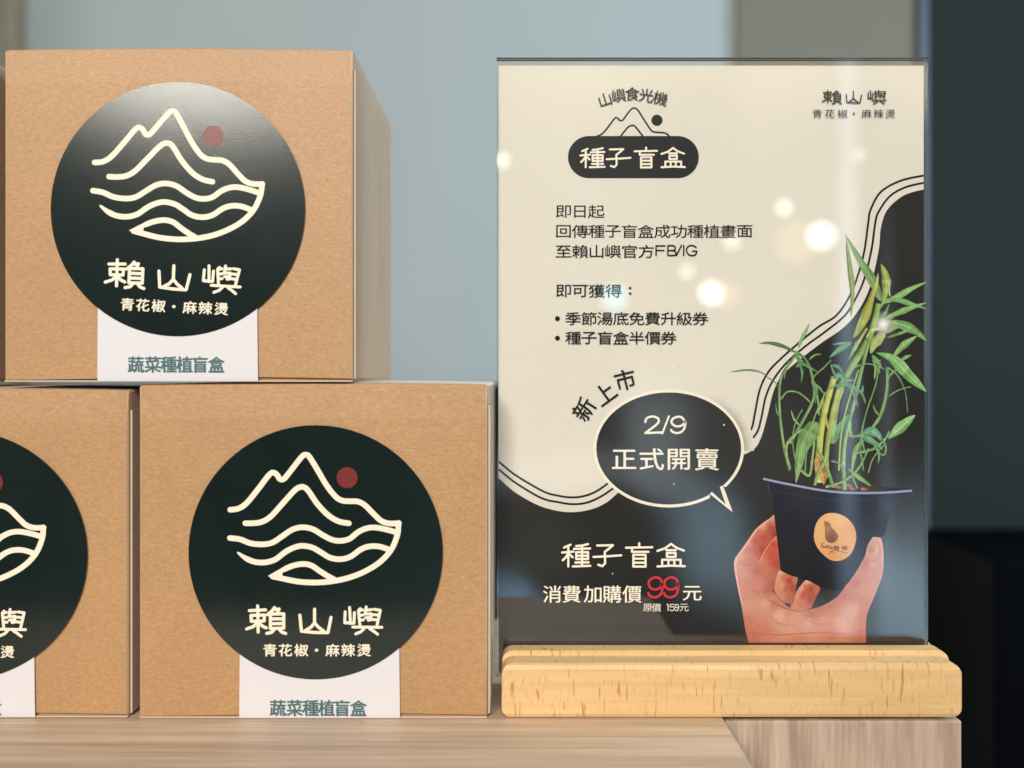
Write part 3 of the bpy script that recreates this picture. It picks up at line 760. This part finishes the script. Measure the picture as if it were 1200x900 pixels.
# the second finger shows between the first finger and the pot, with a bright rim
shape(hd, [(262, 446), (244, 451), (226, 470), (206, 494), (190, 524), (174, 556), (178, 574), (190, 596), (206, 616), (226, 636), (262, 650)],
      [((245, 455), (240, 130, 104)), ((235, 480), (214, 76, 58)), ((212, 500), (222, 94, 72)), ((230, 530), (214, 84, 66)), ((190, 545), (232, 128, 102)), ((250, 560), (196, 80, 62)), ((205, 590), (216, 124, 98)), ((235, 610), (206, 112, 88)), ((255, 640), (186, 92, 70))], c845, 1.4, 4)
hd.ribbon(PP(c845([(243, 452), (224, 472), (206, 496), (190, 526), (175, 556)])), 5 / 3.46 * U, prof=lambda t: .4 + .6 * math.sin(math.pi * t), fn=lambda t, s: lin(238, 150, 122))
hd.ribbon(PP(c845([(236, 455), (218, 474), (200, 498), (184, 526), (170, 552)])), 6 / 3.46 * U, prof=lambda t: math.sin(math.pi * min(.95, max(.05, t))), fn=lambda t, s: lin(176, 66, 50))
hd.ribbon(PP(c845([(174, 560), (182, 588), (200, 616), (222, 640), (246, 662)])), 4 / 3.46 * U, prof=lambda t: math.sin(math.pi * min(.95, max(.05, t))), fn=lambda t, s: lin(196, 104, 80))
# lit outer rim of the first finger and side of the hand, rim of the thumb
hd.ribbon(PP(c845([(234, 368), (196, 396), (165, 422), (136, 464), (108, 504), (86, 536), (79, 562), (84, 610), (95, 670), (108, 730)])), 9 / 3.46 * U, prof=lambda t: .35 + .65 * math.sin(math.pi * t) ** .6, fn=lambda t, s: lin(236, 180 - 12 * s, 158 - 14 * s))
hd.ribbon(PP(c845([(634, 460), (648, 452), (664, 456), (674, 480), (679, 520), (680, 560), (674, 606)])), 7 / 3.46 * U, prof=lambda t: math.sin(math.pi * min(.95, max(.05, t))), fn=lambda t, s: lin(236, 172, 150))
shape(hd, [(628, 472), (640, 460), (652, 462), (654, 486), (646, 510), (632, 520), (622, 508)], [((640, 465), (228, 170, 154)), ((648, 490), (216, 146, 130)), ((630, 505), (206, 130, 112))], c845, 1.4, 4)
# creases of the palm
def cr_line(F_, pts, w, col):
    F_.ribbon(PP(c845(pts)), w / 3.46 * U, prof=lambda t: math.sin(math.pi * min(.97, max(.06, t))), fn=lambda t, s: lin(*col))
cr_line(hd, [(190, 690), (230, 716), (280, 740), (330, 752), (390, 752)], 7, (176, 88, 68))
for a_ in ([(246, 664), (276, 704), (318, 734)], [(228, 700), (268, 728), (320, 744)], [(150, 672), (196, 678), (226, 692)], [(95, 560), (128, 566), (168, 560)], [(118, 480), (140, 500), (170, 508)],
           [(430, 752), (470, 736), (510, 704)], [(560, 640), (590, 660), (630, 656)], [(610, 540), (640, 548), (672, 540)], [(210, 760), (250, 800), (330, 818)], [(370, 790), (420, 806), (480, 800)]):
    cr_line(hd, a_, 3.4, (194, 102, 80))
cr_line(hd, [(330, 752), (360, 770), (400, 775), (450, 768)], 4, (190, 104, 84))
cr_line(hd, [(105, 600), (140, 640), (170, 690), (210, 720)], 4, (206, 118, 96))
cr_line(hd, [(540, 690), (520, 740), (512, 800), (520, 850)], 4, (212, 134, 112))
cr_line(hd, [(128, 838), (250, 850), (400, 842), (608, 848)], 6, (190, 98, 76))
cr_line(hd, [(92, 548), (110, 552), (140, 560)], 4, (204, 116, 96))
# pot
pot = Flat(yp - .00022)
shape(pot, [(203, 212), (330, 222), (470, 232), (620, 240), (792, 256), (796, 264), (530, 268), (330, 238), (205, 218)], [((250, 222), (34, 32, 36)), ((500, 250), (58, 42, 34)), ((600, 255), (70, 58, 46)), ((740, 258), (28, 30, 36))], c845, 2.5, 0)
shape(pot, [(206, 216), (216, 262), (230, 285), (240, 380), (252, 480), (264, 588), (300, 606), (380, 630), (440, 660), (480, 670), (508, 672), (545, 632), (580, 580), (608, 528), (620, 480), (640, 450), (668, 452), (690, 440), (700, 390), (720, 330), (742, 268), (790, 264), (700, 268), (530, 270), (420, 256), (330, 240), (250, 224)],
      [((250, 300), (30, 30, 42)), ((300, 400), (24, 24, 32)), ((300, 560), (30, 30, 34)), ((380, 500), (26, 26, 32)), ((420, 620), (22, 24, 30)), ((520, 600), (22, 30, 44)), ((500, 320), (24, 36, 58)), ((560, 400), (30, 34, 46)), ((640, 330), (36, 38, 54)), ((700, 320), (58, 62, 84)), ((660, 420), (34, 36, 50)), ((500, 450), (24, 34, 50)), ((350, 280), (40, 40, 52))], c845, 2.5, 0)
def pl_(F_, pts, w, cols, cr=c845, prof=None):
    F_.ribbon(PP(cr(pts)), w / 3.46 * U, prof=prof, fn=lambda t, s: lin(*[a + (b - a) * t for a, b in zip(*cols)]))
pl_(pot, [(196, 214), (250, 226), (330, 242), (430, 260), (530, 270), (640, 271), (720, 268), (796, 262)], 9, ((150, 158, 184), (140, 160, 190)))
pl_(pot, [(214, 232), (218, 262), (232, 286)], 5, ((70, 72, 90), (50, 50, 66)))
pl_(pot, [(222, 262), (300, 275), (430, 296), (560, 304), (735, 296)], 4, ((46, 46, 60), (52, 56, 76)))
# paper sticker with a little bird
shape(pot, [(400, 440), (412, 390), (445, 358), (490, 354), (535, 374), (566, 415), (571, 465), (550, 520), (510, 546), (470, 545), (430, 515), (406, 478)],
      [((430, 420), (232, 178, 122)), ((540, 420), (224, 164, 108)), ((480, 520), (220, 160, 104)), ((500, 380), (236, 186, 130))], c845, 3)
cz = lambda pts: c845([((950 + x / 12.86 - 840) * 3.4615, (595 + y / 12.86 - 500) * 3.4615) for x, y in pts])
shape(pot, [(205, 272), (232, 262), (222, 225), (245, 212), (290, 230), (325, 262), (335, 310), (380, 345), (415, 395), (440, 435), (425, 490), (380, 535), (330, 542), (280, 525), (245, 480), (235, 400), (238, 330), (235, 285)],
      [((245, 240), (150, 108, 74)), ((280, 330), (176, 128, 104)), ((300, 400), (160, 112, 90)), ((350, 440), (118, 78, 64)), ((400, 470), (138, 92, 72)), ((330, 520), (120, 76, 60)), ((300, 470), (140, 96, 78)), ((370, 400), (146, 100, 80))], cz, .9, 3)
def scrib(a, w=20, c=(104, 68, 50)): pot.ribbon(PP(cz(a)), w / 12.86 * U, fn=lambda t, s: lin(*c))
for a in ([(205, 540), (190, 575), (200, 605), (225, 598)], [(240, 604), (280, 584), (310, 600), (350, 615)], [(384, 590), (388, 640)], [(372, 606), (400, 600)], [(412, 592), (412, 640)], [(438, 590), (440, 640)], [(405, 612), (446, 610)], [(405, 634), (446, 632)],
          [(505, 590), (500, 635), (540, 640)], [(535, 585), (535, 640)], [(565, 590), (568, 636), (540, 640)], [(505, 612), (566, 608)]): scrib(a, 15)
scrib([(210, 608), (300, 622), (400, 650), (500, 680), (570, 685)], 11); scrib([(312, 705), (320, 675), (345, 668), (372, 692)], 14)
pot.build('printed_pot', PICTURE, sheet)
# near finger tips under the pot
shape(hd, [(262, 587), (250, 606), (240, 650), (244, 684), (272, 716), (302, 722), (318, 706), (330, 640), (334, 610), (300, 601)], [((264, 592), (250, 178, 152)), ((252, 625), (240, 156, 130)), ((246, 660), (232, 140, 114)), ((280, 615), (222, 112, 88)), ((300, 630), (194, 74, 58)), ((324, 625), (214, 120, 100)), ((318, 660), (176, 78, 60)), ((290, 660), (206, 96, 76)), ((270, 690), (222, 130, 104)), ((300, 700), (196, 98, 76)), ((268, 650), (236, 150, 124))], c845, 1.3, 4, 3.2)
shape(hd, [(372, 624), (350, 644), (328, 676), (312, 715), (306, 740), (340, 746), (385, 742), (398, 722), (412, 690), (425, 658), (398, 640)], [((370, 628), (250, 178, 152)), ((345, 656), (244, 166, 140)), ((326, 690), (236, 148, 122)), ((372, 660), (212, 94, 72)), ((385, 665), (190, 66, 52)), ((412, 665), (210, 108, 88)), ((390, 705), (178, 78, 60)), ((345, 720), (218, 118, 92)), ((360, 690), (206, 88, 68)), ((318, 725), (226, 134, 108))], c845, 1.3, 4, 3.2)
cr_line(hd, [(248, 688), (272, 716), (304, 724)], 4, (150, 62, 46)); cr_line(hd, [(308, 740), (318, 700), (330, 670)], 4, (150, 62, 46))
hd.build('printed_hand', PICTURE, sheet)

# plant
pt_ = Flat(yp - .00034, 2e-6)
def strip(F_, pts, w, prof, fn, K=6, sub=7):
    Q = catmull([Vector(p) for p in pts], sub) if len(pts) > 2 else [Vector(p) for p in pts]
    n = len(Q); V_ = []; cols = []; fs = []
    for i, p in enumerate(Q):
        t = (Q[min(i + 1, n - 1)] - Q[max(i - 1, 0)]).normalized(); nn = Vector((-t.y, t.x)); ww = w * prof(i / (n - 1)) / 2
        for k_ in range(K + 1):
            u = 2 * k_ / K - 1; V_.append(tuple(p + nn * ww * u)); cols.append(fn(i / (n - 1), u))
    for i in range(n - 1):
        for k_ in range(K): a = i * (K + 1) + k_; fs.append([a, a + 1, a + K + 2, a + K + 1])
    F_.add(V_, fs, cols)
def leaf(pts, w, a, b, cr=c840, wide=.42, mid=None):
    def prof(t): return max(.02, (math.sin(math.pi * min(1, t ** (math.log(.5) / math.log(wide)))) ** 1.05) * (1 + .06 * math.sin(t * 17)))
    K = 8; sa = [random.gauss(0, 9) for _ in range(K + 1)]; sb_ = [random.gauss(0, 7) for _ in range(16)]
    def fn(t, u):
        k_ = round((u + 1) * K / 2); f = (u + 1) / 2
        c = [p + (q - p) * f for p, q in zip(a, b)]
        d = sa[k_] + sb_[int(t * 14.9)] + (24 if k_ == K // 2 else 0) - 12 * abs(u) ** 3 + 10 * (t - .5)
        gy = sum(c) / 3
        return lin(*[min(255, max(0, (v * .86 + gy * .14) + d)) for v in c])
    strip(pt_, PP(cr(pts)), w * .82 / 3.46 * U, prof, fn, K)
def stem(pts, w, a, b, cr=c840, tp=.7):
    nod = [random.gauss(0, 8) for _ in range(24)]
    def fn(t, u):
        c = [p + (q - p) * t for p, q in zip(a, b)]; gy = sum(c) / 3; k_ = 1.12 - .30 * (u + .3) ** 2 - .06 * u
        return lin(*[min(255, max(0, (v * .86 + gy * .14) * k_ + nod[int(t * 22)])) for v in c])
    strip(pt_, PP(cr(pts)), w * .86 / 3.46 * U, lambda t: (1 - (1 - tp) * t) * (1 + .10 * math.sin(t * 23) ** 8), fn, 4)
G1, G2, G3, GY, YL, DG = (118, 160, 84), (96, 138, 78), (140, 178, 96), (168, 178, 82), (196, 190, 104), (76, 118, 66)
TE = (110, 158, 130)
# back stems
stem([(300, 900), (340, 832), (388, 742), (400, 690), (385, 600), (360, 552), (325, 525)], 15, (128, 160, 96), (98, 140, 84))
stem([(420, 785), (412, 700), (392, 640), (440, 590), (470, 560)], 9, (130, 160, 96), (110, 150, 92))
stem([(265, 720), (290, 690), (330, 690), (362, 710), (390, 738)], 8, (120, 156, 96), (120, 156, 96), tp=1)
stem([(300, 1010), (280, 930), (262, 800), (258, 690), (270, 620), (310, 560)], 14, (132, 166, 98), (100, 146, 84))
stem([(210, 630), (250, 660), (265, 720)], 4, (110, 140, 90), (110, 140, 90))
stem([(700, 590), (697, 690), (672, 785), (625, 855), (578, 920), (556, 1000)], 15, (108, 146, 82), (140, 172, 104), tp=1.1)
stem([(700, 590), (740, 622), (772, 690), (781, 775)], 9, (112, 150, 100), (96, 132, 88), tp=.5)
stem([(705, 706), (745, 682), (795, 668)], 8, (112, 150, 92), (112, 150, 92), tp=.6)
stem([(555, 592), (620, 575), (690, 598)], 8, (120, 158, 110), (110, 150, 96))
stem([(640, 560), (665, 610), (660, 560)], 8, G1, G1)
# left fine leaves
leaf([(60, 608), (130, 600), (180, 608), (212, 628)], 8, (98, 130, 84), (120, 146, 96))
leaf([(325, 528), (270, 502), (220, 490), (176, 492)], 17, (66, 112, 66), (92, 140, 84))
leaf([(335, 512), (352, 470), (368, 438), (382, 408)], 20, (110, 154, 96), (140, 178, 120))
leaf([(318, 520), (350, 570), (420, 612)], 18, (88, 142, 78), (116, 166, 96)); leaf([(325, 590), (350, 575), (392, 590)], 22, (96, 150, 80), (80, 130, 72))
leaf([(338, 570), (352, 610), (346, 655)], 14, (104, 150, 88), (84, 128, 76)); leaf([(395, 640), (412, 680), (405, 740)], 14, (110, 156, 92), (90, 134, 78))
leaf([(300, 560), (285, 600), (278, 640)], 10, (110, 150, 92), (90, 134, 78))
leaf([(552, 488), (510, 492), (472, 496)], 14, TE, (130, 170, 150)); leaf([(552, 492), (505, 515), (462, 552)], 30, (92, 144, 98), (124, 172, 122))
leaf([(470, 580), (500, 590), (520, 620)], 18, TE, (96, 140, 110))
# tall leaves
leaf([(550, 388), (556, 280), (543, 160), (530, 62)], 27, (148, 152, 74), (122, 140, 70), wide=.5)
leaf([(672, 320), (640, 240), (585, 150), (526, 46)], 44, (108, 146, 84), (132, 166, 96), wide=.35)
leaf([(560, 470), (600, 400), (630, 320), (652, 240)], 46, (176, 172, 70), (150, 160, 72), wide=.4)
leaf([(672, 350), (694, 270), (690, 215), (672, 168)], 44, (170, 174, 80), (134, 152, 76), wide=.5)
stem([(708, 300), (704, 265), (700, 238)], 9, (150, 180, 110), (180, 196, 150), tp=.6)
leaf([(676, 330), (740, 302), (800, 268), (860, 242)], 30, (124, 178, 92), (150, 196, 118))
leaf([(690, 312), (750, 318), (805, 335), (860, 352)], 26, (104, 158, 84), (134, 184, 110))
leaf([(688, 392), (750, 365), (800, 346), (860, 326)], 30, (118, 172, 90), (148, 196, 120))
leaf([(705, 405), (760, 418), (815, 445), (860, 484)], 46, (104, 152, 88), (126, 174, 106))
leaf([(722, 548), (760, 505), (790, 482), (820, 462)], 34, (116, 168, 92), (150, 192, 118))
leaf([(752, 562), (775, 548), (797, 540)], 18, (128, 176, 104), (110, 160, 92))
leaf([(636, 540), (655, 565), (676, 590)], 24, (104, 152, 84), (128, 176, 104))
# main stems
stem([(470, 900), (480, 800), (500, 690), (545, 600), (590, 530), (622, 470), (645, 405), (662, 330)], 34, (132, 160, 84), (138, 170, 86), tp=.8)
stem([(560, 520), (590, 470), (615, 430)], 18, (176, 186, 104), (150, 170, 90))
leaf([(630, 535), (645, 495), (668, 470), (690, 452)], 52, (186, 188, 104), (150, 166, 84), wide=.5)
leaf([(652, 530), (720, 556), (785, 622), (858, 690)], 58, (112, 170, 90), (142, 194, 116), wide=.55)
stem([(525, 1090), (516, 980), (530, 860), (560, 745), (588, 620), (608, 540), (624, 478)], 20, (134, 168, 106), (116, 156, 90), tp=.8)
stem([(418, 1060), (418, 960), (432, 820), (460, 700), (482, 628)], 32, (176, 184, 86), (188, 190, 92), tp=.9)
stem([(452, 1040), (450, 940), (470, 800), (498, 680)], 26, (140, 160, 80), (176, 182, 92), tp=.8)
stem([(486, 640), (500, 618), (530, 640), (560, 640)], 26, TE, (100, 150, 120), tp=.5)
leaf([(490, 670), (530, 660), (590, 690), (598, 660)], 26, (96, 150, 116), TE); leaf([(520, 640), (560, 690), (580, 760)], 20, (96, 146, 110), (84, 130, 90))
leaf([(486, 896), (500, 850), (522, 812), (542, 780)], 40, (96, 150, 104), (120, 170, 120))
# lower knot of leaves
leaf([(702, 882), (735, 850), (775, 815), (812, 784)], 52, (118, 172, 100), (150, 196, 124), wide=.5)
leaf([(590, 880), (625, 850), (660, 866), (672, 890)], 44, (90, 148, 108), (110, 166, 122)); leaf([(572, 868), (600, 872), (650, 900), (680, 925)], 34, (84, 140, 100), (112, 166, 118))
stem([(540, 866), (570, 870), (600, 864)], 11, (130, 168, 110), (130, 168, 110)); stem([(560, 940), (640, 922), (690, 880), (705, 850)], 13, (120, 164, 100), (120, 164, 100))
stem([(660, 935), (684, 946), (692, 920), (680, 880)], 10, (110, 154, 96), (120, 160, 100))
leaf([(415, 815), (385, 850), (348, 930), (326, 1062)], 84, (112, 154, 86), (136, 174, 100), wide=.4)
for pts, w, a, b in [
        ([(560, 470), (575, 440), (585, 400), (600, 370)], 16, G3, GY), ([(640, 300), (655, 250), (660, 205)], 18, YL, GY), ([(612, 470), (640, 440), (672, 432)], 18, G3, YL),
        ([(668, 400), (690, 372), (706, 330)], 16, G2, G3), ([(700, 470), (740, 455), (780, 440), (812, 418)], 15, G1, G3), ([(690, 450), (730, 430), (760, 425)], 14, G3, G1),
        ([(645, 640), (650, 600), (640, 560)], 12, G1, G3), ([(540, 560), (560, 520), (572, 480)], 14, G3, TE), ([(498, 640), (480, 610), (466, 574)], 12, TE, G1),
        ([(440, 700), (420, 670), (398, 655)], 10, G1, G3), ([(452, 690), (478, 668), (500, 660)], 11, G3, G1), ([(410, 780), (432, 740), (440, 700)], 10, G3, YL),
        ([(610, 740), (596, 700), (570, 676)], 12, TE, G1), ([(700, 640), (720, 610), (748, 596)], 10, G1, G3), ([(672, 790), (650, 770), (640, 740)], 12, G1, G2),
        ([(345, 830), (318, 800), (306, 762)], 12, G1, G3), ([(265, 800), (248, 770), (244, 735)], 9, G2, G1), ([(378, 560), (402, 540), (430, 536)], 10, G3, G1),
        ([(300, 575), (318, 548), (346, 530)], 10, G2, G1), ([(640, 900), (664, 940), (660, 985)], 16, TE, G2), ([(560, 880), (548, 850), (552, 815)], 14, G1, G3), ([(470, 860), (452, 820), (446, 770)], 14, YL, GY)]:
    leaf(pts, w, a, b)
for pts, w, a, b in [([(600, 1010), (588, 900), (610, 780), (650, 660), (668, 560)], 9, G2, G1), ([(362, 1020), (372, 900), (402, 790), (446, 690)], 9, G2, G3), ([(500, 1010), (506, 900), (520, 800), (548, 700), (580, 600)], 10, GY, G3),
                     ([(330, 1000), (312, 900), (322, 820), (352, 760)], 8, G2, G1), ([(440, 1020), (456, 900), (482, 780), (520, 680)], 8, G3, YL), ([(620, 1020), (640, 960), (690, 900)], 7, G1, G3)]:
    stem(pts, w, a, b)
# brown bulb and foot of the stems, in the pot
leaf([(410, 120), (420, 160), (435, 200), (440, 238)], 52, (214, 168, 100), (176, 122, 66), cr=c845, wide=.45, mid=(200, 146, 84))
stem([(478, 250), (458, 190), (440, 140), (420, 100), (414, 40)], 18, (120, 156, 84), (156, 176, 92), cr=c845)
stem([(402, 240), (414, 190), (440, 145), (455, 80)], 15, (136, 168, 92), (150, 176, 96), cr=c845)
stem([(348, 178), (380, 198), (392, 130), (400, 60)], 15, (130, 164, 96), (140, 172, 98), cr=c845)
stem([(523, 256), (519, 150), (526, 60), (545, -20)], 21, (126, 164, 104), (140, 178, 116), cr=c845)
stem([(446, 246), (520, 222), (580, 170), (620, 90)], 14, (138, 172, 92), (120, 160, 96), cr=c845)
leaf([(632, 242), (592, 214), (560, 190), (536, 170)], 22, (120, 168, 92), (148, 190, 112), cr=c845)
stem([(575, 252), (556, 200), (556, 110), (590, 60), (606, 100)], 10, (120, 160, 100), (120, 160, 100), cr=c845)
stem([(300, 170), (285, 110), (295, 60), (350, 10)], 15, (132, 168, 100), (140, 172, 104), cr=c845)
stem([(470, 140), (500, 150), (520, 176)], 9, TE, TE, cr=c845)
for x, y in ((545, 240), (604, 254), (556, 252), (500, 246)):
    pl_(pt_, [(x - 8, y), (x + 8, y + 3)], 12, ((176, 122, 100), (140, 92, 70)))
pt_.build('printed_plant', PICTURE, sheet)
